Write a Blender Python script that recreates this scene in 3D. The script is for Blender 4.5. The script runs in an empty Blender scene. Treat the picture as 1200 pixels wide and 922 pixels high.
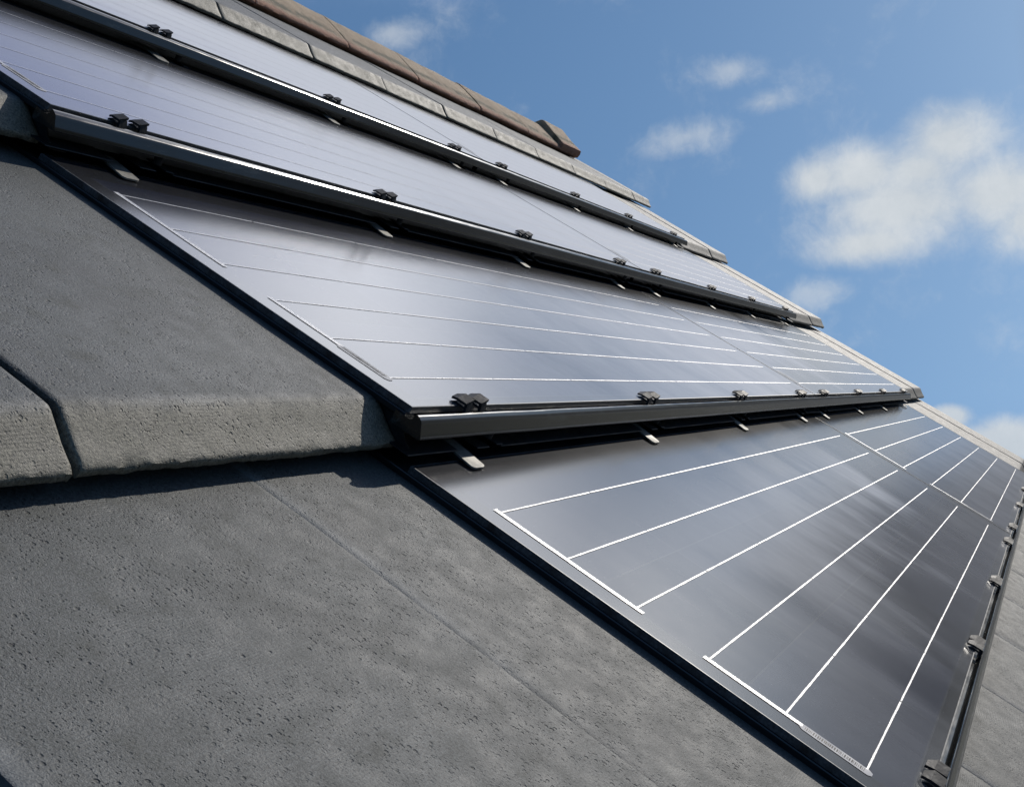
import bpy, bmesh, math, random
from mathutils import Matrix, Vector, noise
random.seed(7)
C = bpy.context.scene.collection
R = math.radians

# ------------------------------------------------------------------ roof frames
PITCH = R(42)
Z0 = 6.0
M_ROOF = Matrix.Translation((0, 0, Z0)) @ Matrix.Rotation(PITCH, 4, 'X')   # x along the eaves, y up the slope, z off the roof
G = 0.335268            # course gauge
TAU = 0.08596           # tilt of a course, its nose rides on the course below
COR = {2: (-.00108, .00462, .00199, -.00273), 3: (.00082, .0094, -.00282, -.0173), 4: (-.0037, .00273, .00214, -.00312)}

def frame(k):
    """matrix of course k: x along, y up the slope, z normal to the tilted course"""
    dv, rz, dw, rx = COR.get(k, (0, 0, 0, 0))
    t = TAU + rx
    V = Vector((0, math.cos(t), -math.sin(t))); N = Vector((0, math.sin(t), math.cos(t))); U = Vector((1, 0, 0))
    c, s = math.cos(rz), math.sin(rz)
    O = Vector((1.26 * (1 - c), k * G + dv, dw)) - V * 1.26 * s
    X = U * c + V * s; Y = -U * s + V * c
    m = Matrix(((X.x, Y.x, N.x, O.x), (X.y, Y.y, N.y, O.y), (X.z, Y.z, N.z, O.z), (0, 0, 0, 1)))
    return M_ROOF @ m

# ------------------------------------------------------------------ node helpers
class NT:
    def __init__(s, tree): s.t = tree; s.n = tree.nodes; s.l = tree.links
    def add(s, typ, **kw):
        nd = s.n.new(typ)
        for a, b in kw.items(): setattr(nd, a, b)
        return nd
    def put(s, sock, v):
        if hasattr(v, 'is_output') or isinstance(v, bpy.types.NodeSocket): s.l.new(v, sock)
        else: sock.default_value = v
    def m(s, op, a, b=0.0, c=0.0, clamp=False):
        nd = s.add('ShaderNodeMath', operation=op); nd.use_clamp = clamp
        for i, v in enumerate((a, b, c)): s.put(nd.inputs[i], v)
        return nd.outputs[0]
    def vm(s, op, a, b=None, out=0):
        nd = s.add('ShaderNodeVectorMath', operation=op)
        s.put(nd.inputs[0], a)
        if b is not None: s.put(nd.inputs[1], b)
        return nd.outputs[out]
    def sstep(s, x, lo, hi):
        nd = s.add('ShaderNodeMapRange', interpolation_type='SMOOTHSTEP')
        s.put(nd.inputs[0], x); s.put(nd.inputs[1], lo); s.put(nd.inputs[2], hi)
        return nd.outputs[0]
    def lin(s, x, lo, hi, a, b):
        nd = s.add('ShaderNodeMapRange')
        for i, v in enumerate((x, lo, hi, a, b)): s.put(nd.inputs[i], v)
        return nd.outputs[0]
    def mix(s, f, a, b):
        nd = s.add('ShaderNodeMix', data_type='RGBA')
        s.put(nd.inputs[0], f)
        for i, v in ((6, a), (7, b)):
            s.put(nd.inputs[i], v if not isinstance(v, tuple) or len(v) == 4 else (*v, 1))
        return nd.outputs[2]
    def noise(s, vec, scale, detail=4, rough=.55, out=0):
        nd = s.add('ShaderNodeTexNoise'); s.put(nd.inputs['Vector'], vec)
        s.put(nd.inputs['Scale'], scale); nd.inputs['Detail'].default_value = detail; nd.inputs['Roughness'].default_value = rough
        return nd.outputs[out]
    def vor(s, vec, scale, out='Distance', rnd=1.0):
        nd = s.add('ShaderNodeTexVoronoi'); s.put(nd.inputs['Vector'], vec); s.put(nd.inputs['Scale'], scale)
        nd.inputs['Randomness'].default_value = rnd
        return nd.outputs[out]
    def mapping(s, vec, loc=(0, 0, 0), scale=(1, 1, 1), rot=(0, 0, 0)):
        nd = s.add('ShaderNodeMapping'); s.put(nd.inputs[0], vec)
        s.put(nd.inputs[1], loc); s.put(nd.inputs[2], rot); s.put(nd.inputs[3], scale)
        return nd.outputs[0]
    def bump(s, h, strength, dist, normal=None):
        nd = s.add('ShaderNodeBump'); s.put(nd.inputs['Strength'], strength); s.put(nd.inputs['Distance'], dist); s.put(nd.inputs['Height'], h)
        if normal is not None: s.l.new(normal, nd.inputs['Normal'])
        return nd.outputs[0]
    def xyz(s, vec):
        nd = s.add('ShaderNodeSeparateXYZ'); s.put(nd.inputs[0], vec); return nd.outputs

def mat(name):
    m = bpy.data.materials.new(name); m.use_nodes = True
    t = NT(m.node_tree); t.n.clear()
    o = t.add('ShaderNodeOutputMaterial'); p = t.add('ShaderNodeBsdfPrincipled')
    t.l.new(p.outputs[0], o.inputs[0]); t.p = p; t.o = o
    t.oc = t.add('ShaderNodeTexCoord').outputs['Object']
    return m, t

def simple(name, col, rough, metal=0.0, nscale=200, var=.35, bump=.0, spec=.5):
    m, t = mat(name)
    n = t.noise(t.oc, nscale, 5)
    n2 = t.noise(t.oc, nscale * .13, 3)
    f = t.m('MULTIPLY', n, n2)
    t.put(t.p.inputs['Base Color'], t.mix(t.lin(f, .12, .4, 0, 1), tuple(c * (1 - var) for c in col), tuple(min(1, c * (1 + var)) for c in col)))
    t.put(t.p.inputs['Roughness'], t.lin(n2, .3, .7, max(.03, rough * .75), min(1, rough * 1.25)))
    t.p.inputs['Metallic'].default_value = metal
    t.p.inputs['Specular IOR Level'].default_value = spec
    if bump: t.put(t.p.inputs['Normal'], t.bump(n, bump, .001))
    return m

# concrete tile: coated dark top, worn tan nose, pits, fine extrusion lines
def tile_material(name, top, nose, light=1.0, pit=1.0):
    m, t = mat(name)
    rnd = t.add('ShaderNodeObjectInfo').outputs['Random']
    off = t.m('MULTIPLY', rnd, 37.0)
    cmb = t.add('ShaderNodeCombineXYZ'); t.l.new(off, cmb.inputs[0]); t.l.new(off, cmb.inputs[1])
    v = t.vm('ADD', t.oc, cmb.outputs[0])
    b = t.xyz(t.oc)[1]
    n_big = t.noise(v, 9, 5, .6)
    n_mid = t.noise(v, 60, 5, .6)
    n_fine = t.noise(v, 700, 4, .7)
    n_grain = t.noise(v, 1800, 2, .6)
    # worn nose
    e = t.m('ADD', b, t.m('MULTIPLY', t.m('SUBTRACT', n_mid, .5), .012))
    worn = t.sstep(e, .027, .017)
    worn = t.m('MULTIPLY', worn, t.lin(n_fine, .3, .7, .7, 1.0))
    col = t.mix(t.lin(n_big, .32, .68, 0, 1), tuple(c * .78 for c in top), tuple(c * 1.2 for c in top))
    col = t.mix(t.m('MULTIPLY', t.sstep(n_mid, .5, .75), .35), col, (top[0] * 1.35, top[1] * 1.28, top[2] * 1.1))
    wcol = t.mix(t.lin(n_mid, .3, .7, 0, 1), tuple(c * .72 for c in nose), tuple(c * 1.2 for c in nose))
    # a whiter scuffed line along the arris
    ar = t.m('MULTIPLY', t.sstep(e, .019, .023), t.sstep(e, .031, .025))
    col = t.mix(worn, col, wcol)
    col = t.mix(t.m('MULTIPLY', ar, t.lin(n_big, .4, .62, .0, .5)), col, (.30, .29, .27))
    grain = t.lin(n_fine, .33, .67, .50, 1.50)
    grain = t.m('MULTIPLY', grain, t.lin(n_grain, .2, .8, .75, 1.25))
    gm = t.add('ShaderNodeMix', data_type='RGBA', blend_type='MULTIPLY'); gm.inputs[0].default_value = 1
    t.l.new(col, gm.inputs[6])
    gc = t.add('ShaderNodeCombineColor')
    for i in range(3): t.l.new(grain, gc.inputs[i])
    t.l.new(gc.outputs[0], gm.inputs[7]); col = gm.outputs[2]
    # pits: small cells, thinned by their own random colour and by clumps
    vv = t.vm('ADD', v, t.vm('SCALE', t.noise(v, 500, 2, out=1), None))
    sc = vv.node; sc.inputs[0].default_value = (0, 0, 0)
    def pits(scale, rad, thin):
        d = t.vor(v, scale)
        cc = t.add('ShaderNodeSeparateColor'); t.l.new(t.vor(v, scale, 'Color'), cc.inputs[0])
        r = t.m('MULTIPLY', t.m('GREATER_THAN', cc.outputs[0], thin), t.lin(cc.outputs[1], 0, 1, rad * .35, rad))
        return t.sstep(d, r, t.m('MULTIPLY', r, .45))
    p1 = pits(330, .42, .45)
    p2 = pits(150, .20, .86)
    p3 = pits(640, .46, .40)
    clump = t.sstep(t.noise(v, 22, 3), .34, .62)
    pp = t.m('MAXIMUM', t.m('MULTIPLY', p1, clump), t.m('MAXIMUM', p2, t.m('MULTIPLY', t.m('MULTIPLY', p3, .8), clump)))
    pp = t.m('MULTIPLY', pp, pit)
    col = t.mix(t.m('MULTIPLY', pp, .72), col, (.022, .022, .020))
    xo = t.xyz(t.oc)[0]
    smear = t.m('MULTIPLY', t.sstep(t.m('ADD', xo, t.m('MULTIPLY', t.m('SUBTRACT', n_mid, .5), .010)), .013, .001), t.sstep(t.m('ADD', b, t.m('MULTIPLY', n_big, .1)), .13, .30))
    col = t.mix(t.m('MULTIPLY', smear, .38), col, (.25, .26, .26))
    # lichen / dirt
    dirt = t.m('MULTIPLY', t.sstep(t.noise(v, 30, 6, .65), .56, .72), .35)
    col = t.mix(dirt, col, (top[0] * .62, top[1] * .6, top[2] * .5))
    lm = t.add('ShaderNodeMix', data_type='RGBA', blend_type='MULTIPLY'); lm.inputs[0].default_value = 1
    t.l.new(col, lm.inputs[6]); lm.inputs[7].default_value = (light, light, light, 1)
    t.l.new(lm.outputs[2], t.p.inputs['Base Color'])
    t.put(t.p.inputs['Roughness'], t.lin(n_mid, .3, .7, .56, .72))
    t.p.inputs['Specular IOR Level'].default_value = .42
    lines = t.m('SINE', t.m('MULTIPLY', t.m('ADD', b, t.m('MULTIPLY', n_big, .004)), 4600))
    lines = t.m('MULTIPLY', lines, t.m('MULTIPLY', t.sstep(n_big, .42, .62), .055))
    h = t.m('ADD', t.m('MULTIPLY', n_fine, .55), t.m('MULTIPLY', n_grain, .35))
    h = t.m('SUBTRACT', t.m('ADD', h, lines), t.m('MULTIPLY', pp, 1.2))
    h = t.m('ADD', h, t.m('MULTIPLY', n_mid, .8))
    t.put(t.p.inputs['Normal'], t.bump(h, .55, .0012))
    return m

M_TILE = tile_material('coated_concrete', (.078, .083, .081), (.205, .187, .142))
M_VERGE = tile_material('verge_concrete', (.185, .172, .150), (.15, .138, .112), pit=.7)

# ridge: tan concrete, red raw lower edge, dark moss band
def ridge_material():
    m, t = mat('ridge_concrete')
    rnd = t.add('ShaderNodeObjectInfo').outputs['Random']
    cmb = t.add('ShaderNodeCombineXYZ'); t.l.new(t.m('MULTIPLY', rnd, 23.0), cmb.inputs[0])
    v = t.vm('ADD', t.oc, cmb.outputs[0]); x = t.xyz(t.oc)
    n1 = t.noise(v, 14, 5, .6); n2 = t.noise(v, 70, 5, .65); n3 = t.noise(v, 500, 3, .7)
    col = t.mix(t.lin(n1, .35, .65, 0, 1), (.42, .30, .19), (.62, .47, .31))
    e = t.m('ADD', x[1], t.m('MULTIPLY', t.m('SUBTRACT', n2, .5), .03))
    col = t.mix(t.m('MULTIPLY', t.sstep(e, .020, .002), .85), col, (.50, .22, .14))
    band = t.m('MULTIPLY', t.m('MULTIPLY', t.sstep(e, .014, .026), t.sstep(e, .046, .030)), t.sstep(n1, .36, .50))
    col = t.mix(t.m('MULTIPLY', band, .85), col, (.07, .072, .035))
    col = t.mix(t.lin(n3, .3, .7, .0, .45), col, (.10, .08, .06))
    t.l.new(col, t.p.inputs['Base Color']); t.p.inputs['Roughness'].default_value = .85
    t.put(t.p.inputs['Normal'], t.bump(t.m('ADD', n2, t.m('MULTIPLY', n3, .6)), .9, .004))
    return m
M_RIDGE = ridge_material()

# glass over dark cells, with sky glare painted on as a pale coat, stronger at grazing angles
def glass_material():
    m, t = mat('solar_glass')
    geo = t.add('ShaderNodeNewGeometry').outputs['Position']
    x = t.xyz(geo)
    y = t.xyz(t.oc)
    # cells: slightly different blues, thin dark gaps
    cell_i = t.m('FLOOR', t.m('DIVIDE', t.m('SUBTRACT', y[0], .018), .1500))
    row_i = t.m('FLOOR', t.m('DIVIDE', t.m('SUBTRACT', y[1], .0085), .0934))
    wn = t.add('ShaderNodeTexWhiteNoise', noise_dimensions='2D')
    cb = t.add('ShaderNodeCombineXYZ'); t.l.new(cell_i, cb.inputs[0]); t.l.new(row_i, cb.inputs[1]); t.l.new(cb.outputs[0], wn.inputs['Vector'])
    fx = t.m('FRACT', t.m('DIVIDE', t.m('SUBTRACT', y[0], .018), .1500)); fy = t.m('FRACT', t.m('DIVIDE', t.m('SUBTRACT', y[1], .0085), .0934))
    gap = t.m('MAXIMUM', t.m('LESS_THAN', fx, .008), t.m('LESS_THAN', fy, .012))
    inside = t.m('MULTIPLY', t.m('MULTIPLY', t.m('GREATER_THAN', y[0], .018), t.m('LESS_THAN', y[0], 1.212)), t.m('MULTIPLY', t.m('GREATER_THAN', y[1], .0085), t.m('LESS_THAN', y[1], .2887)))
    cell = t.m('MULTIPLY', inside, t.m('SUBTRACT', 1.0, gap))
    cc = t.mix(wn.outputs[0], (.006, .008, .017), (.026, .029, .046))
    col = t.mix(cell, t.mix(inside, (.014, .014, .015), (.045, .046, .050)), cc)
    # painted glare, pale where the panels mirror bright sky
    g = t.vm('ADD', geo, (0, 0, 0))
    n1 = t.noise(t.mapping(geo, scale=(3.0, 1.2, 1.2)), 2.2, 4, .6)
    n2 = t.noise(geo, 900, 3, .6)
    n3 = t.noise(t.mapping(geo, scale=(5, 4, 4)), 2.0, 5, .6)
    # the painted glare fades at the lower right, where the reflections run dark
    glare_fade = t.m('ADD', t.m('SUBTRACT', t.m('MULTIPLY', x[0], .80), t.m('MULTIPLY', x[1], 3.3)), t.m('MULTIPLY', t.m('SUBTRACT', n1, .5), 1.5))
    glare_mask = t.sstep(t.m('ADD', glare_fade, .33), .66, .02)
    glare_mask = t.m('ADD', t.m('MULTIPLY', glare_mask, .85), .15)
    glare_mask = t.m('MULTIPLY', glare_mask, t.lin(n3, .3, .7, .75, 1.15))
    col = t.mix(t.m('MULTIPLY', glare_mask, .03), col, (.50, .52, .60))
    # dirt washed down to the lower edge, run marks, a few scratches
    low = t.m('MULTIPLY', t.sstep(t.m('ADD', y[1], t.m('MULTIPLY', t.m('SUBTRACT', t.noise(geo, 45, 4), .5), .016)), .013, .002), t.lin(n2, .35, .65, .2, 1))
    col = t.mix(t.m('MULTIPLY', low, .10), col, (.36, .35, .32))
    run = t.sstep(t.noise(t.mapping(t.oc, scale=(60, 3, 1)), 1.0, 4, .6), .56, .74)
    col = t.mix(t.m('MULTIPLY', run, .018), col, (.5, .5, .5))
    scr = t.m('GREATER_THAN', t.noise(t.mapping(t.oc, rot=(0, 0, .35), scale=(45, 900, 1)), 1.0, 1, .4), .80)
    col = t.mix(t.m('MULTIPLY', scr, .22), col, (.5, .5, .5))
    specks = t.m('GREATER_THAN', t.noise(geo, 420, 2, .5), .745)
    col = t.mix(t.m('MULTIPLY', specks, .25), col, (.35, .35, .36))
    t.l.new(col, t.p.inputs['Base Color'])
    t.put(t.p.inputs['Roughness'], t.lin(glare_mask, .1, 1, .125, .17))
    t.put(t.p.inputs['IOR'], t.lin(t.m('SUBTRACT', t.m('MULTIPLY', x[0], .8), t.m('MULTIPLY', t.m('SUBTRACT', n1, .5), 1.2)), .35, 1.25, 1.68, 1.36))  # reflectivity lowered towards the right to darken the reflections there
    lip_cut = t.sstep(y[1], .305, .150)          # no painted glare under the lip, so its dark reflection shows
    glare = t.m('MULTIPLY', t.m('MULTIPLY', glare_mask, lip_cut), t.lin(t.sstep(x[0], -.1, 1.1), 0, 1, .05, .95))
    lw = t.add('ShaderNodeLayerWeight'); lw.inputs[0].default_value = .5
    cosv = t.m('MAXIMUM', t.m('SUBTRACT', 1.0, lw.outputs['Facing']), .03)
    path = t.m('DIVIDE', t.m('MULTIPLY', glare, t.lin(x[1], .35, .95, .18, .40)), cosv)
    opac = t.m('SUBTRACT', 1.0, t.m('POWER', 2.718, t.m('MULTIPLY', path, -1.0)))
    glare_coat = t.add('ShaderNodeBsdfDiffuse'); glare_coat.inputs[0].default_value = (.80, .81, .83, 1)  # pale coat imitating bright sky mirrored in the glass
    ms = t.add('ShaderNodeMixShader'); t.l.new(opac, ms.inputs[0]); t.l.new(t.p.outputs[0], ms.inputs[1]); t.l.new(glare_coat.outputs[0], ms.inputs[2])
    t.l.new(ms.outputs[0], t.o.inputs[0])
    t.p.inputs['Sheen Weight'].default_value = 0
    t.p.inputs['Sheen Roughness'].default_value = .42
    t.p.inputs['Sheen Tint'].default_value = (.90, .92, 1.0, 1)
    bh = n2
    t.put(t.p.inputs['Normal'], t.bump(bh, .06, .0003))
    return m
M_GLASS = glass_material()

def ribbon_material():
    m, t = mat('tinned_ribbon')
    n = t.noise(t.oc, 900, 3, .7); n2 = t.noise(t.oc, 60, 3)
    t.put(t.p.inputs['Base Color'], t.mix(t.lin(n, .3, .7, 0, 1), (.26, .26, .275), (.74, .735, .73)))
    t.p.inputs['Metallic'].default_value = .35
    t.put(t.p.inputs['Roughness'], t.lin(n2, .3, .7, .30, .55))
    t.put(t.p.inputs['Normal'], t.bump(n, .6, .0006))
    return m
M_RIB = ribbon_material()
M_LABEL = simple('label_film', (.40, .40, .41), .7, nscale=300, var=.12)
M_INK = simple('label_ink', (.03, .03, .03), .6, spec=.2)
M_RIM = simple('glass_rim', (.055, .060, .065), .42, nscale=700, var=.85)
M_TRAY = simple('black_tray_plastic', (.014, .016, .019), .34, nscale=120, bump=.15, spec=.8)
M_CLIP = simple('black_clip_plastic', (.014, .015, .017), .58, nscale=400, bump=.25, spec=.3)
M_STEEL = simple('weathered_steel', (.19, .183, .165), .6, metal=.4, nscale=350, var=.35)
M_DECK = simple('roofing_felt', (.012, .012, .012), .9, nscale=60)
M_GROUND = simple('grass_ground', (.045, .055, .035), .95, nscale=.4, var=.4)

def lip_material():
    m, t = mat('black_lip_metal')
    n1 = t.noise(t.mapping(t.oc, scale=(1, 6, 6)), 40, 5, .65); n2 = t.noise(t.mapping(t.oc, scale=(1, 12, 12)), 300, 4, .7)
    sc = t.sstep(t.noise(t.mapping(t.oc, scale=(1, 5, 5)), 22, 5, .7), .56, .70)
    t.put(t.p.inputs['Base Color'], t.mix(t.m('MULTIPLY', sc, .55), (.010, .011, .011), (.07, .075, .07)))
    t.put(t.p.inputs['Roughness'], t.lin(n1, .3, .7, .13, .22))
    t.p.inputs['Specular IOR Level'].default_value = .5
    t.put(t.p.inputs['Normal'], t.bump(t.m('ADD', n1, t.m('MULTIPLY', n2, .4)), .08, .0003))
    return m
M_LIP = lip_material()

# ------------------------------------------------------------------ mesh helpers
def finish(bm, name, material, parent=None, sharp=33):
    bmesh.ops.remove_doubles(bm, verts=bm.verts, dist=1e-6)
    bmesh.ops.recalc_face_normals(bm, faces=bm.faces)
    for f in bm.faces: f.smooth = True
    for e in bm.edges:
        e.smooth = not (len(e.link_faces) == 2 and e.calc_face_angle(0) > R(sharp))
    me = bpy.data.meshes.new(name); bm.to_mesh(me); bm.free()
    me.materials.append(material)
    o = bpy.data.objects.new(name, me); C.objects.link(o)
    if parent is not None: o.parent = parent
    return o

def extrude(bm, prof, a0, a1, cols=None, fn=None):
    """closed (b,h) profile extruded along a, capped; fn displaces (a,b,h)"""
    xs = [a0, a1] if cols is None else cols
    rings = []
    for a in xs:
        ring = []
        for i, (b, h) in enumerate(prof):
            p = (a, b, h) if fn is None else fn(a, b, h, i)
            ring.append(bm.verts.new(p))
        rings.append(ring)
    n = len(prof)
    for r0, r1 in zip(rings, rings[1:]):
        for i in range(n):
            j = (i + 1) % n
            bm.faces.new((r0[i], r0[j], r1[j], r1[i]))
    bm.faces.new(rings[0]); bm.faces.new(list(reversed(rings[-1])))

def quad(bm, a0, b0, a1, b1, h):
    vs = [bm.verts.new(p) for p in ((a0, b0, h), (a1, b0, h), (a1, b1, h), (a0, b1, h))]
    bm.faces.new(vs)

def ribbon_strip(bm, p0, p1, w, h, cuts=(), jit=.00007):
    """flat strip from p0 to p1 broken at cuts (0..1), width slightly uneven"""
    d = Vector((p1[0] - p0[0], p1[1] - p0[1])); L = d.length; d.normalize(); n = Vector((-d.y, d.x))
    gaps = sorted(cuts); pieces = []; s = 0.0
    for c in gaps:
        pieces.append((s, c * L - .0010)); s = c * L + .0010
    pieces.append((s, L))
    for s0, s1 in pieces:
        k = max(2, int((s1 - s0) / .012)); prev = None
        for i in range(k + 1):
            q = s0 + (s1 - s0) * i / k
            ww = w / 2 + random.uniform(-jit, jit); o = random.uniform(-jit, jit) * .6
            c = Vector(p0) + d * q + n * o
            pr = (bm.verts.new((c.x + n.x * ww, c.y + n.y * ww, h)), bm.verts.new((c.x - n.x * ww, c.y - n.y * ww, h)))
            if prev: bm.faces.new((prev[0], prev[1], pr[1], pr[0]))
            prev = pr

def empty(name, m, label, cat, group=None):
    o = bpy.data.objects.new(name, None); C.objects.link(o)
    o.empty_display_size = .05; o.matrix_world = m
    o['label'] = label; o['category'] = cat
    if group: o['group'] = group
    return o

def tag(o, label, cat, group=None):
    o['label'] = label; o['category'] = cat
    if group: o['group'] = group
    return o

# ------------------------------------------------------------------ solar panel
PW = 1.2530; POFF = 1.2580
CLIPS = (.0724, .4355, .780, 1.146)
LB = [.0324 + .0467 * j for j in range(6)]
A_S, A_E = .0230, 1.2120
TICK = [.018 + .1500 * i for i in range(1, 8)]

def build_panel(root):
    # laminate
    bm = bmesh.new()
    extrude(bm, [(0, -.0008), (.0008, 0), (.3175, 0), (.3175, -.004), (0, -.004)], 0, PW)
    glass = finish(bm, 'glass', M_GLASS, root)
    bm = bmesh.new()                                       # ground edge of the pane, set a hair proud
    ring = lambda e0, e1: [(e0, e0), (PW - e0, e0), (PW - e0, .3175 - e0), (e0, .3175 - e0)]
    lv = [[bm.verts.new((x, y, h)) for x, y in ring(e, e)] for e, h in ((.0007, .0002), (-.0002, .0002), (-.0004, -.0002), (-.0004, -.0040), (.0008, -.0042))]
    for r0, r1 in zip(lv, lv[1:]):
        for i in range(4): bm.faces.new((r0[i], r0[(i + 1) % 4], r1[(i + 1) % 4], r1[i]))
    finish(bm, 'rim', M_RIM, glass, sharp=20)
    for b in LB:
        bm = bmesh.new()
        L = A_E - A_S
        ribbon_strip(bm, (A_S, b), (A_E, b), .00112, .0003, [(t - A_S) / L for t in TICK])
        finish(bm, 'ribbon', M_RIB, root)
    for a, b0, b1, w in ((A_S - .0010, LB[5] + .0035, LB[3] - .0050, .0046), (A_S - .0020, LB[2] + .0030, .069, .0046), (A_E + .0022, LB[5] + .002, LB[3] - .004, .0050), (A_E + .0022, LB[2] + .003, LB[0] - .003, .0050)):
        bm = bmesh.new(); ribbon_strip(bm, (a, b0), (a, b1), w, .00035, jit=.0001)
        finish(bm, 'busbar', M_RIB, root)
    # serial label with bar code, under the end of the lower busbar
    bm = bmesh.new(); a0, a1, b0, b1 = .0158, .0242, .0290, .0705; c = .0022
    vs = [bm.verts.new((a, b, .00025)) for a, b in ((a0 + c, b0), (a1 - c, b0), (a1, b0 + c), (a1, b1 - c), (a1 - c, b1), (a0 + c, b1), (a0, b1 - c), (a0, b0 + c))]
    bm.faces.new(vs)
    lab = finish(bm, 'serial_label', M_LABEL, root)
    bm = bmesh.new(); rr = random.Random(3); b = .0335
    while b < .0672:
        w = rr.choice((.00025, .00025, .0005, .0007)); quad(bm, a0 + .0022, b, a1 - .0020, b + w, .00035)
        b += w + rr.choice((.0003, .0005, .0007))
        if .0355 < b < .0365: b = .0385
    finish(bm, 'bar_code', M_INK, lab)
    # tray below the glass, with raised side rims
    bm = bmesh.new()
    extrude(bm, [(.007, -.0045), (.350, -.0045), (.350, -.0205), (.007, -.0235)], .0085, PW - .0040)
    for f, k in ((lambda q: q, 1.0), (lambda q: PW - q, .45)):
        # rim carrying the pane, with a raised bead; cross-section in (a,h), swept along b
        sec = [(.0090, -.0044), (-.0004, -.0044), (-.0012, -.0040), (-.0019, -.0041), (-.0022, -.0047), (-.0016, -.0066), (-.0012, -.0080), (.0000, -.0082), (.0090, -.0082)]
        rings = [[bm.verts.new((f(a * (k if a < 0 else 1)), b, h)) for a, h in sec] for b in (.001, .350)]
        n = len(sec)
        for i in range(n): bm.faces.new((rings[0][i], rings[0][(i + 1) % n], rings[1][(i + 1) % n], rings[1][i]))
        bm.faces.new(rings[0]); bm.faces.new(list(reversed(rings[1])))
    finish(bm, 'tray', M_TRAY, root)
    # front lip: recess below the glass edge, rounded ridge, sloping face, undercut
    bm = bmesh.new()
    prof = [(.0068, -.0052), (-.0038, -.0058), (-.0052, -.0046), (-.0058, -.0022), (-.0062, -.0013), (-.0066, -.00100), (-.0070, -.00106), (-.0078, -.00123), (-.0081, -.00138)]
    ta = Vector((-.8695, -.494)); pa = Vector((-.0083, -.0015))
    prof += [tuple(pa + ta * q) for q in (.0003, .0014, .0026)] + [(-.0109, -.0033), (-.0113, -.0039), (-.0118, -.0050), (-.0134, -.0085), (-.0137, -.0091), (-.0139, -.0096), (-.0150, -.0116), (-.0149, -.0124), (-.0140, -.0129), (.0068, -.0134)]
    wob = lambda a, b, h, i: (a, b + .00025 * noise.noise((a * 9, 3.1, 0)), h + .00025 * noise.noise((a * 11, 0, 7.7)) + (.00006 * noise.noise((a * 60, 0, i * .3)) if 2 < i < 18 else 0))
    cols = [-.0035 + (PW + .0015 + .0035) * i / 90 for i in range(91)]
    extrude(bm, prof, 0, 0, cols, wob)
    finish(bm, 'lip', M_LIP, root, sharp=45)
    # thin bent rail edge far under the lip, dipping at each bracket
    bm = bmesh.new()
    segs = []; s = -.004
    for c in CLIPS:
        segs += [(s, c - .014, -.0238), (c + .014, c + .031, -.0236), (c + .041, c + .05, -.0222)]; s = c + .05
    segs.append((s, PW, -.0232))
    for a0, a1, h in segs:
        extrude(bm, [(-.0136, h), (-.0131, h + .0006), (.0070, h + .0010), (.0070, h)], a0, a1)
    finish(bm, 'rail', M_CLIP, root)
    for c in CLIPS:
        # twin clip: two upright stems, each with a six-sided leaf bent down over the glass and a small leaf below
        bm = bmesh.new()
        for da, tw in ((-.0112, .10), (.0122, -.04)):
            m0 = len(bm.verts)
            ac = c + da
            prof = [(-.0068, -.0050), (-.0050, -.0050), (-.0032, .0020), (-.0018, .0040), (-.0040, .0056), (-.0050, .0036)]
            extrude(bm, prof, ac - .0040, ac + .0040)
            # leaf
            pl = [(-.0050, -.0044), (.0046, -.0044), (.0050, .0040), (.0026, .0092), (-.0030, .0092), (-.0052, .0040)]
            hh = lambda b: .0056 + (b + .0044) * .06 - max(0, b - .003) * .50
            up = [bm.verts.new((ac + x + tw * y, y, hh(y) + .0010 +   .32 * x)) for x, y in pl]; dn = [bm.verts.new((ac + x + tw * y, y, hh(y) - .0008 +   .32 * x)) for x, y in pl]
            bm.faces.new((up[0], up[1], up[2], up[5])); bm.faces.new((up[5], up[2], up[3], up[4]))
            bm.faces.new((dn[1], dn[0], dn[5], dn[2])); bm.faces.new((dn[2], dn[5], dn[4], dn[3]))
            for i in range(6): bm.faces.new((up[i], dn[i], dn[(i + 1) % 6], up[(i + 1) % 6]))
            lo = [(-.0040, .0004), (-.0034, .0020), (.0042, .0026), (.0076, .0006), (.0070, .0004), (.0040, .0012)]
            extrude(bm, lo, ac - .0046, ac + .0040)
        extrude(bm, [(-.0070, -.0056), (-.0070, -.0042), (-.0046, -.0036), (-.0040, -.0056)], c - .0165, c + .0165)
        for v in bm.verts: v.co = Vector((c, -.0040, -.0045)) + (v.co - Vector((c, -.0040, -.0045))) * .88
        finish(bm, 'clip', M_CLIP, root, sharp=20)
        # steel tongue of the clip: comes out under the lip and lies on the course below
        bm = bmesh.new(); hw = .0086; c2 = c - .006
        path = [(.004, -.0243), (-.0130, -.0256), (-.0200, -.0264), (-.0262, -.0270), (-.0275, -.0271), (-.0283, -.0272)]
        ww = [hw, hw, hw, hw, hw * .86, hw * .6]
        top = []; bot = []
        for (b, h), w in zip(path, ww):
            top.append((bm.verts.new((c2 - w, b, h + .0006)), bm.verts.new((c2 + w, b, h + .0006))))
            bot.append((bm.verts.new((c2 - w, b, h - .0006)), bm.verts.new((c2 + w, b, h - .0006))))
        for i in range(len(path) - 1):
            bm.faces.new((top[i][0], top[i][1], top[i + 1][1], top[i + 1][0])); bm.faces.new((bot[i][1], bot[i][0], bot[i + 1][0], bot[i + 1][1]))
            for q in (0, 1): bm.faces.new((top[i][q], top[i + 1][q], bot[i + 1][q], bot[i][q]))
        bm.faces.new((top[-1][0], top[-1][1], bot[-1][1], bot[-1][0])); bm.faces.new((top[0][1], top[0][0], bot[0][0], bot[0][1]))
        finish(bm, 'hook', M_STEEL, root, sharp=50)
        # ribbed half-round bracket beside it
        bm = bmesh.new()
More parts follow.
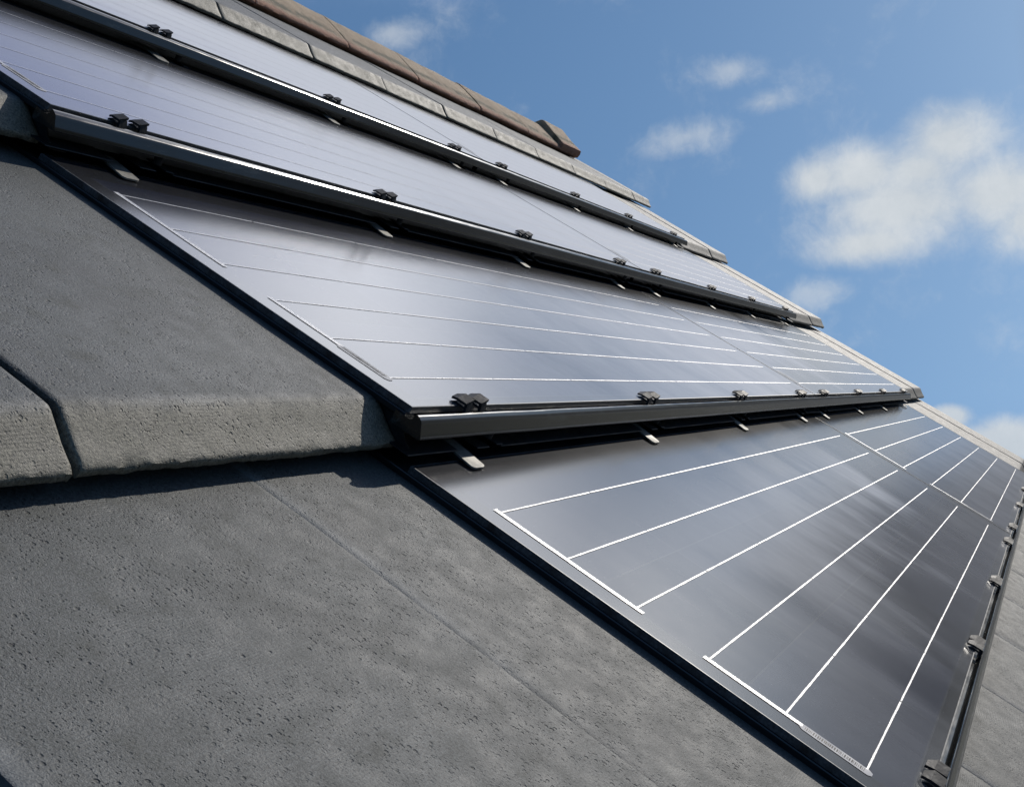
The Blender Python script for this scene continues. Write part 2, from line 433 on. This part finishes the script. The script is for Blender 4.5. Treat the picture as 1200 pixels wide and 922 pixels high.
        arc = [(c + .036 - .0042 * math.cos(t), -.0118 - .0020 * 0 - .0042 * math.sin(t)) for t in [math.pi * i / 8 for i in range(9)]]
        cols = [-.0120 - .0008 * q for q in range(2)]
        rings = []
        for h in (-.0130, -.0140, -.0150, -.0160, -.0170, -.0180, -.0190, -.0200):
            k = 1.0 if int(round(-h * 1000)) % 2 else .94
            rings.append([bm.verts.new((c + .036 + (a - c - .036) * k, -.006 + (b + .0118) * k, h)) for a, b in arc])
        for r0, r1 in zip(rings, rings[1:]):
            for i in range(8): bm.faces.new((r0[i], r0[i + 1], r1[i + 1], r1[i]))
        for r in (rings[0], rings[-1]): bm.faces.new(r)
        finish(bm, 'bracket', M_CLIP, root, sharp=60)

PANELS = {
    (1, 0): ('solar panel in the second row from the bottom, left of its seam', 0),
    (0, 0): ('large dark solar panel nearest the camera in the bottom row, left of the seam', 0),
    (0, 1): ('dark solar panel at the right end of the bottom row, beside the verge', 1),
    (1, 1): ('solar panel in the second row from the bottom, between its seam and the verge', 1),
    (2, 0): ('bluish solar panel in the third row from the bottom, left of its seam', 0),
    (2, 1): ('solar panel in the third row from the bottom, right of its seam', 1),
    (3, 0): ('solar panel in the top row, left of its seam, under the row of bare tiles', 0),
    (3, 1): ('narrow looking pale solar panel in the top row, right of its seam', 1),
}
proto = None
for (k, j), (label, side) in PANELS.items():
    m = frame(k) @ Matrix.Translation((POFF * j, 0, 0))
    if proto is None:
        proto = empty('solar_panel', m, label, 'solar panel', 'solar panels laid in four rows on the roof')
        build_panel(proto); root = proto
    else:
        root = proto.copy(); C.objects.link(root); root.matrix_world = m; root['label'] = label
        for ch in proto.children:
            c = ch.copy(); C.objects.link(c); c.parent = root
            for g in ch.children:
                d = g.copy(); C.objects.link(d); d.parent = c
    for ch in list(root.children):                         # hooks touch the course below, which lies a little differently in each row
        if ch.name.startswith('hook'): ch.location.z = {0: 0, 1: 0, 2: -.0018, 3: .0052}[k]
        if k > 0 and ch.name.startswith('busbar') and (j == 1 or ch.name.split('.')[0] == 'busbar' and max(v.co.x for v in ch.data.vertices) > 1): bpy.data.objects.remove(ch); continue
        if k == 0 and ch.name.startswith('hook') and root is not proto: bpy.data.objects.remove(ch)

# side flashing: thin black sheet at the left end of each row
def flashing(k, label):
    pts = [(.10, -.0086), (.020, -.0100), (.0143, -.0104), (.0036, -.0113), (.0010, -.0150), (-.0028, -.0198), (-.0072, -.0228), (-.0085, -.0262), (.10, -.0240)]
    bm = bmesh.new()
    extrude(bm, pts, .0052, .0062)
    extrude(bm, [(-.0086, -.0268), (.10, -.0246), (.10, -.0240), (-.0085, -.0262)], .0062, .0200)
    o = finish(bm, 'side_flashing', M_CLIP, None)
    o.matrix_world = frame(k)
    return tag(o, label, 'flashing', 'side flashings')
flashing(1, 'thin black metal side sheet between the near tile nose and the second panel row')
flashing(2, 'thin black metal side sheet beside the tile nose at the left edge, third row')

# ------------------------------------------------------------------ tiles
def tile(name, k, a0, a1, label, cat, group, material=M_TILE, dh=0.0, seed=0, step=.004, ragged=1.0, back=.385, db=0.0, side=0, ch=.0008, crease=False):
    w = a1 - a0
    top = [(back, -.001), (.30, 0), (.22, 0), (.15, 0), (.10, 0), (.07, 0), (.05, 0), (.038, 0), (.030, 0), (.0245, -.0002), (.0220, -.0012), (.016, -.0056), (.011, -.0093), (.006, -.0124), (.0026, -.0143), (.0009, -.0155), (0, -.0166), (.0004, -.0186), (.0012, -.0205)]
    und = [(.006, -.0203), (.016, -.0190), (.030, -.0140), (back, -.0135)]
    prof = top + und
    n = max(3, int(w / step)); cols = [0, .0012] + [.0012 + (w - .0024) * i / n for i in range(1, n)] + [w - .0012, w]
    S = Vector((seed * 3.7, seed * 1.3, k * 5.1))
    def fn(a, b, h, i):
        q = Vector((a, b, h)) + S
        edge = (a < 1e-6 or a > w - 1e-6)
        z = h; y = b
        if i < len(top):
            z += .0005 * noise.noise(q * 11)
            if i > 9:
                z += .00014 * noise.noise(q * 130) * ragged; y += .0004 * noise.noise(q * 25) * ragged
            if i >= 15:
                z += .0009 * noise.noise(q * 60) * ragged + .0006 * noise.noise(q * 210) * ragged; y += .0005 * noise.noise(q * 180) * ragged
            if edge: z -= ch; y += .0004 if i > 9 else 0
        elif i < len(top) + 2: z += .0012 * noise.noise(q * 70) * ragged
        aa = a + (.0006 * noise.noise(Vector((0, b * 60, h * 60)) + S) * ragged if edge else 0)
        if crease and a < 1e-6 and b > .12:                 # worn flat against its neighbour towards the top
            k_ = min(1, (b - .12) / .10); aa -= .0016 * k_; z -= .0010 * k_
        if side and a > w * .5: aa += side * max(0.0, -h - .0002) * -1
        return (aa, y, z)
    bm = bmesh.new()
    extrude(bm, prof, 0, 0, cols, fn)
    o = finish(bm, name, material, None, sharp=55)
    o.matrix_world = frame(k) @ Matrix.Translation((a0, db, -.006 + dh))
    o['kind'] = 'thing'
    return tag(o, label, cat, group)

GT = 'grey concrete roof tiles'
# bottom row right of / below the array (row -1)
x = [-.229, .0105, .2505, .4885, .7265, .9645, 1.2025, 1.4405, 1.6785, 1.9165, 2.1545, 2.3925, 2.6305, 2.8600]
lab = {1: None}
r_lab = ['grey roof tile below the bottom lip, in the lower right corner of the photo', 'grey roof tile below the bottom lip, just right of the corner tile seam']
for i in range(1, len(x) - 1):
    names = {1: 'grey roof tile under the near end of the bottom lip, left of the seam',
             2: 'pitted grey roof tile filling the lower right corner, right of the seam'}
    lb = names.get(i, 'sunlit grey roof tile below the bottom lip, %s from the near corner' % ['', '', '', 'third', 'fourth', 'fifth', 'sixth', 'seventh', 'eighth', 'ninth', 'tenth', 'eleventh', 'last'][i])
    tile('roof_tile', -1, x[i] + .0008, x[i + 1] - .0008, lb, 'roof tile', GT, seed=i, step=.012 if i < 4 else .03)
# row 0, left of the bottom panel
tile('roof_tile', 0, -.1258, .0040, 'narrow pitted grey roof tile between the faint seam and the bottom solar panel', 'roof tile', GT, seed=31, dh=-.0019, ch=.0003, crease=True)
tile('roof_tile', 0, -.3700, -.1263, 'big grey ribbed roof tile in the lower left foreground, left of the faint seam', 'roof tile', GT, seed=32, dh=-.0017, ch=.0003)
# row 1
tile('roof_tile', 1, -.2430, .0040, 'dark grey roof tile with a worn tan nose, beside the second panel row', 'roof tile', GT, seed=33, step=.002, dh=-.0015)
tile('roof_tile', 1, -.4830, -.2462, 'grey tile at the left edge, left of the wide black joint', 'roof tile', GT, seed=34, dh=-.0026, step=.0025)
# row 2
tile('roof_tile', 2, -.2580, .0040, 'worn tan tile nose at the upper left edge beside the third panel row', 'roof tile', GT, seed=35, step=.003, dh=-.0015)
# verge pieces, one plain tile and one edge tile per row
ROWN = ['bottom', 'second', 'third', 'top']
for k in range(4):
    tile('roof_tile', k, 2.5290, 2.8460, 'pale weathered tile strip between the %s panel row and the verge tile' % ROWN[k], 'roof tile', 'tiles beside the right verge', M_VERGE, seed=40 + k, step=.02)
    tile('verge_tile', k, 2.8490, 3.0500, 'pale edge tile at the right verge of the %s panel row' % ROWN[k], 'verge tile', 'edge tiles along the right verge', M_VERGE, seed=50 + k, step=.02, side=.8, dh=.0015)
# row 4, bare tiles between the top panels and the ridge
P4 = .25058
ordn = ['first', 'second', 'third', 'fourth', 'fifth', 'sixth', 'seventh', 'eighth', 'ninth', 'tenth']
for i in range(-1, 8):
    gap = .0034 if i in (-1, 0, 1, 3, 4) else .0007
    tile('roof_tile', 4, .92028 + P4 * i + gap, .92028 + P4 * (i + 1) - gap * .3, 'grey tile in the bare row under the ridge, %s from the left' % ordn[i + 1], 'roof tile', 'bare tiles under the ridge', seed=60 + i, step=.008, dh=random.uniform(-.0006, .0006) , db=random.uniform(-.001, .001), back=.36, material=M_TILE)
tile('verge_tile', 4, .92028 + P4 * 8 + .002, 3.1000, 'tapered edge tile at the right end of the bare tile row, under the sky', 'verge tile', 'edge tiles along the right verge', M_VERGE, seed=77, step=.02, side=.8, back=.36)

# ------------------------------------------------------------------ ridge tiles
def ridge(a0, a1, label, seed, grow=0.0, dh=0.0):
    out = [(.0012, -.0085), (0, -.0055), (.0018, -.0015), (.006, .0016), (.030, .0095), (.070, .0205), (.090, .0250), (.102, .0250), (.112, .0200), (.121, .010), (.135, -.030), (.160, -.085)]
    inn = [(.146, -.086), (.122, -.030), (.108, -.004), (.096, -.012), (.03, -.0162), (.010, -.0158), (.0050, -.0105)]
    # bring the band outwards for the thicker end piece
    prof = [(b - grow * .35, h + grow * min(1, i / 3)) for i, (b, h) in enumerate(out)] + [(b, h) for b, h in inn]
    if grow: prof = [(0, -.0085), (-.003, .004), (-.001, .013), (.045, .027), (.086, .0415), (.094, .0430), (.101, .0410), (.125, .016), (.165, -.085)] + inn
    w = a1 - a0; n = max(4, int(w / .008)); cols = [0, .002] + [.002 + (w - .004) * i / n for i in range(1, n)] + [w - .002, w]
    S = Vector((seed * 2.3, 1.7, seed))
    def fn(a, b, h, i):
        q = Vector((a, b, h)) + S
        z = h + .0012 * noise.noise(q * 9) + .0007 * noise.noise(q * 60); y = b + .0012 * noise.noise(q * 14)
        if i in (0, len(prof) - 1): z += .0016 * noise.noise(q * 45); y += .0016 * noise.noise(q * 38)
        if (a < 1e-6 or a > w - 1e-6) and i < 9: z -= .0012
        return (a, y, z)
    bm = bmesh.new(); extrude(bm, prof, 0, 0, cols, fn)
    o = finish(bm, 'ridge_tile', M_RIDGE, None, sharp=50)
    o.matrix_world = frame(4) @ Matrix.Translation((a0, .245, .0105 + dh))
    return tag(o, label, 'ridge tile', 'ridge tiles')
RT = [(.960, 1.279, 'tan ridge tile at the top edge of the photo, furthest left'), (1.282, 1.609, 'mossy tan ridge tile, second from the left'), (1.612, 1.916, 'mossy tan ridge tile just left of the widest dark joint'),
      (1.922, 2.254, 'mossy tan ridge tile just right of the widest dark joint'), (2.257, 2.566, 'tan ridge tile, second before the raised end piece'), (2.570, 2.815, 'short tan ridge tile touching the raised end piece')]
for i, (a0, a1, lb) in enumerate(RT): ridge(a0, a1, lb, i + 1, dh=random.uniform(-.001, .001))
ridge(2.812, 2.960, 'raised dark sided end piece closing the ridge against the sky', 9, grow=.015)

# ------------------------------------------------------------------ roof deck below, far slope, ground
bm = bmesh.new()
apex_v, w0 = 4 * G + .31, -.066
def slab(pts, t):
    up = [bm.verts.new(p) for p in pts]; dn = [bm.verts.new((p[0], p[1] + t[0], p[2] + t[1])) for p in pts]
    n = len(pts); bm.faces.new(up); bm.faces.new(list(reversed(dn)))
    for i in range(n): bm.faces.new((up[i], dn[i], dn[(i + 1) % n], up[(i + 1) % n]))
far = (math.cos(-2 * PITCH), math.sin(-2 * PITCH))
slab([(-1.6, -.9, w0), (3.02, -.9, w0), (3.02, apex_v, w0), (-1.6, apex_v, w0)], (0, -.03))
slab([(-1.6, apex_v + .004, w0), (3.02, apex_v + .004, w0), (3.02, apex_v + far[0] * 2.2, w0 + far[1] * 2.2), (-1.6, apex_v + far[0] * 2.2, w0 + far[1] * 2.2)], (0, -.03))
o = finish(bm, 'roof_deck', M_DECK)
o.matrix_world = M_ROOF
tag(o, 'black roofing felt in the gaps below the tiles and panels', 'roof deck')

bm = bmesh.new()
n = 64; cv = bm.verts.new((0, 0, 0)); ring = [bm.verts.new((75 * math.cos(2 * math.pi * i / n), 75 * math.sin(2 * math.pi * i / n), -.25 * (1 + math.sin(i * 2.3)))) for i in range(n)]
for i in range(n): bm.faces.new((cv, ring[i], ring[(i + 1) % n]))
g = finish(bm, 'ground', M_GROUND); g['kind'] = 'structure'; g.location = (0, 0, 0)

# ------------------------------------------------------------------ camera
S = 1.2
cam_loc = Vector((-.50827, .0615, .1686)) * S
RC = Matrix(((0.40391977550890834, -0.7424598399711239, 0.5344176278743865), (-0.0050407992594943, -0.5859918003069171, -0.8103013021807898), (0.9147805230194062, 0.32460282808859076, -0.24043626744156166)))
cd = bpy.data.cameras.new('camera'); cam = bpy.data.objects.new('camera', cd); C.objects.link(cam)
cd.sensor_width = 36; cd.lens = 36 * 1445.59 / 1200; cd.clip_start = .01; cd.clip_end = 3000
cm = Matrix(((RC[0][0], -RC[1][0], -RC[2][0], cam_loc.x), (RC[0][1], -RC[1][1], -RC[2][1], cam_loc.y), (RC[0][2], -RC[1][2], -RC[2][2], cam_loc.z), (0, 0, 0, 1)))
cam.matrix_world = M_ROOF @ cm
bpy.context.scene.camera = cam
R3 = M_ROOF.to_3x3()
def sky_dir(px, py):      # world direction of a place in the sky
    d = Vector(((px - 600) / 1445.59, (py - 461) / 1445.59, 1))
    return (R3 @ (RC.transposed() @ d)).normalized()

# ------------------------------------------------------------------ sun
PHI = R(72)
s_l = Vector((.8267, .5626 * math.cos(PHI), .5626 * math.sin(PHI))).normalized()
s_w = (R3 @ s_l).normalized()
sd = bpy.data.lights.new('sun', 'SUN'); sd.energy = 3.0; sd.angle = R(.53); sd.color = (1, .94, .85)
sun = bpy.data.objects.new('sun', sd); C.objects.link(sun); sun.location = (8, 0, 14)
sun.rotation_euler = s_w.to_track_quat('Z', 'Y').to_euler()
S_EL = math.asin(s_w.z); S_ROT = math.atan2(s_w.x, s_w.y)

# ------------------------------------------------------------------ sky
w = bpy.data.worlds.new('World'); bpy.context.scene.world = w; w.use_nodes = True
t = NT(w.node_tree); t.n.clear()
out = t.add('ShaderNodeOutputWorld'); bg = t.add('ShaderNodeBackground'); t.l.new(bg.outputs[0], out.inputs[0])
D = t.add('ShaderNodeTexCoord').outputs['Generated']
sk = t.add('ShaderNodeTexSky', sky_type='NISHITA'); sk.sun_disc = False; sk.sun_elevation = S_EL; sk.sun_rotation = S_ROT
sk.altitude = 200; sk.air_density = 1.0; sk.dust_density = .4; sk.ozone_density = 3.0
dx = t.xyz(D)
el = dx[2]
# below the horizon repeat the haze just above it
cb = t.add('ShaderNodeCombineXYZ'); t.l.new(dx[0], cb.inputs[0]); t.l.new(dx[1], cb.inputs[1]); t.l.new(t.lin(t.m('ABSOLUTE', el), 0, 1, .30, .75), cb.inputs[2])
t.l.new(t.vm('NORMALIZE', cb.outputs[0]), sk.inputs[0])
tint = t.add('ShaderNodeMix', data_type='RGBA', blend_type='MULTIPLY'); tint.inputs[0].default_value = 1
t.l.new(sk.outputs[0], tint.inputs[6]); tint.inputs[7].default_value = (.57, .71, .775, 1)
col = tint.outputs[2]
fb = t.noise(D, 9.0, 8, .58); fb2 = t.noise(D, 26.0, 6, .6); fb3 = t.noise(t.mapping(D, loc=(3, 1, 2)), 5.0, 6, .55)
fb4 = t.noise(t.vm('ADD', D, t.vm('MULTIPLY', t.noise(D, 14, 4, .6, out=1), (.06, .06, .06))), 17.0, 10, .66)
turb = t.m('ADD', t.m('MULTIPLY', t.m('SUBTRACT', fb, .5), 2.0), t.m('MULTIPLY', t.m('SUBTRACT', fb4, .5), 2.0))
def blob(c, sx, sy, rot=0.0):
    """elliptic distance of the direction from a cloud centre, 1 at the centre, 0 at its edge"""
    c = c.normalized(); r = c.cross(Vector((0, 0, 1))).normalized(); u = r.cross(c)
    rr = r * math.cos(rot) + u * math.sin(rot); uu = -r * math.sin(rot) + u * math.cos(rot)
    p = t.m('DIVIDE', t.vm('DOT_PRODUCT', D, tuple(rr), 1), sx); q = t.m('DIVIDE', t.vm('DOT_PRODUCT', D, tuple(uu), 1), sy)
    d = t.m('SQRT', t.m('ADD', t.m('MULTIPLY', p, p), t.m('MULTIPLY', q, q)))
    front = t.m('GREATER_THAN', t.vm('DOT_PRODUCT', D, tuple(c), 1), 0.0)
    return t.m('MULTIPLY', t.m('SUBTRACT', 1.0, d, clamp=True), front)
def blob_px(x, y, wx, wy, rot=0.0): return blob(sky_dir(x, y), wx / 1445.0, wy / 1445.0, rot)
def mx(*a, soft=.25):
    r = a[0]
    for b in a[1:]: r = t.m('SMOOTH_MAX', r, b, soft)
    return r
big = mx(blob_px(1060, 240, 170, 80, 0.0), blob_px(1010, 205, 95, 55), blob_px(1080, 200, 90, 60), blob_px(1110, 165, 85, 72), blob_px(960, 210, 62, 48), blob_px(1020, 285, 110, 40), blob_px(1170, 225, 120, 70), blob_px(1215, 255, 90, 60))
wisp = mx(blob_px(855, 82, 70, 34), blob_px(805, 160, 105, 36), blob_px(960, 342, 75, 38), blob_px(900, 120, 55, 24), blob_px(455, 40, 70, 34))
low = mx(blob_px(1175, 520, 95, 42), blob_px(1110, 490, 40, 24))
d_big = t.sstep(t.m('ADD', big, t.m('MULTIPLY', turb, .40)), .14, .86)
d_w = t.m('MULTIPLY', t.sstep(t.m('ADD', wisp, t.m('MULTIPLY', turb, .80)), .30, 1.2), .50)
d_low = t.sstep(t.m('ADD', low, t.m('MULTIPLY', turb, .3)), .15, .6)
dens = t.m('MAXIMUM', t.m('MULTIPLY', d_big, .92), t.m('MAXIMUM', d_w, t.m('MULTIPLY', d_low, .85)))
shade = t.m('ADD', t.m('MULTIPLY', fb4, .5), t.m('MULTIPLY', fb, .5))
ccol = t.mix(t.sstep(shade, .36, .64), (5.9, 6.35, 6.7), (6.9, 7.25, 7.5))
col = t.mix(dens, col, ccol)
# unseen clouds added for the panel reflections: bright layer above, grey bank low right
def az_el(az, e):      # azimuth from the eaves direction towards the ridge side
    az, e = R(az), R(e); return Vector((math.cos(az) * math.cos(e), math.sin(az) * math.cos(e), math.sin(e)))
added_veil = blob(az_el(14, 40), 1.0, .385)
dv = t.sstep(t.m('ADD', added_veil, t.m('MULTIPLY', turb, .05)), .11, .40)
wide = blob(az_el(4, 24), .42, .60)      # brightest towards the eaves direction, bluer and dimmer over the ridge
col = t.mix(dv, col, t.mix(t.m('ADD', t.sstep(wide, .0, .6), t.m('MULTIPLY', t.m('SUBTRACT', fb3, .5), .3), clamp=True), (4.3, 5.1, 8.2), (21.0, 21.6, 23.2)))
ratio = t.m('DIVIDE', dx[1], t.m('MAXIMUM', dx[0], .05))
db = t.m('MULTIPLY', t.m('MULTIPLY', t.sstep(ratio, .004, -.045), t.sstep(ratio, -.80, -.60)), t.sstep(t.m('ADD', el, t.m('MULTIPLY', turb, .03)), .30, .225))
db = t.m('MULTIPLY', db, t.m('GREATER_THAN', dx[0], 0.0))
mot = t.sstep(t.m('ADD', t.m('MULTIPLY', fb, .55), t.m('MULTIPLY', fb3, .45)), .40, .66)
col = t.mix(db, col, t.mix(mot, (.60, .64, .70), (3.6, 3.75, 3.9)))  # added dark bank, dims what the lower panels mirror
# dull land haze below the horizon
land = t.sstep(el, -.075, -.13)
col = t.mix(land, col, (.55, .62, .55))
t.l.new(col, bg.inputs[0]); bg.inputs[1].default_value = .1

sc = bpy.context.scene
sc.view_settings.view_transform = 'Standard'; sc.view_settings.look = 'None'; sc.view_settings.exposure = 0; sc.view_settings.gamma = 1
sc.render.engine = 'CYCLES'
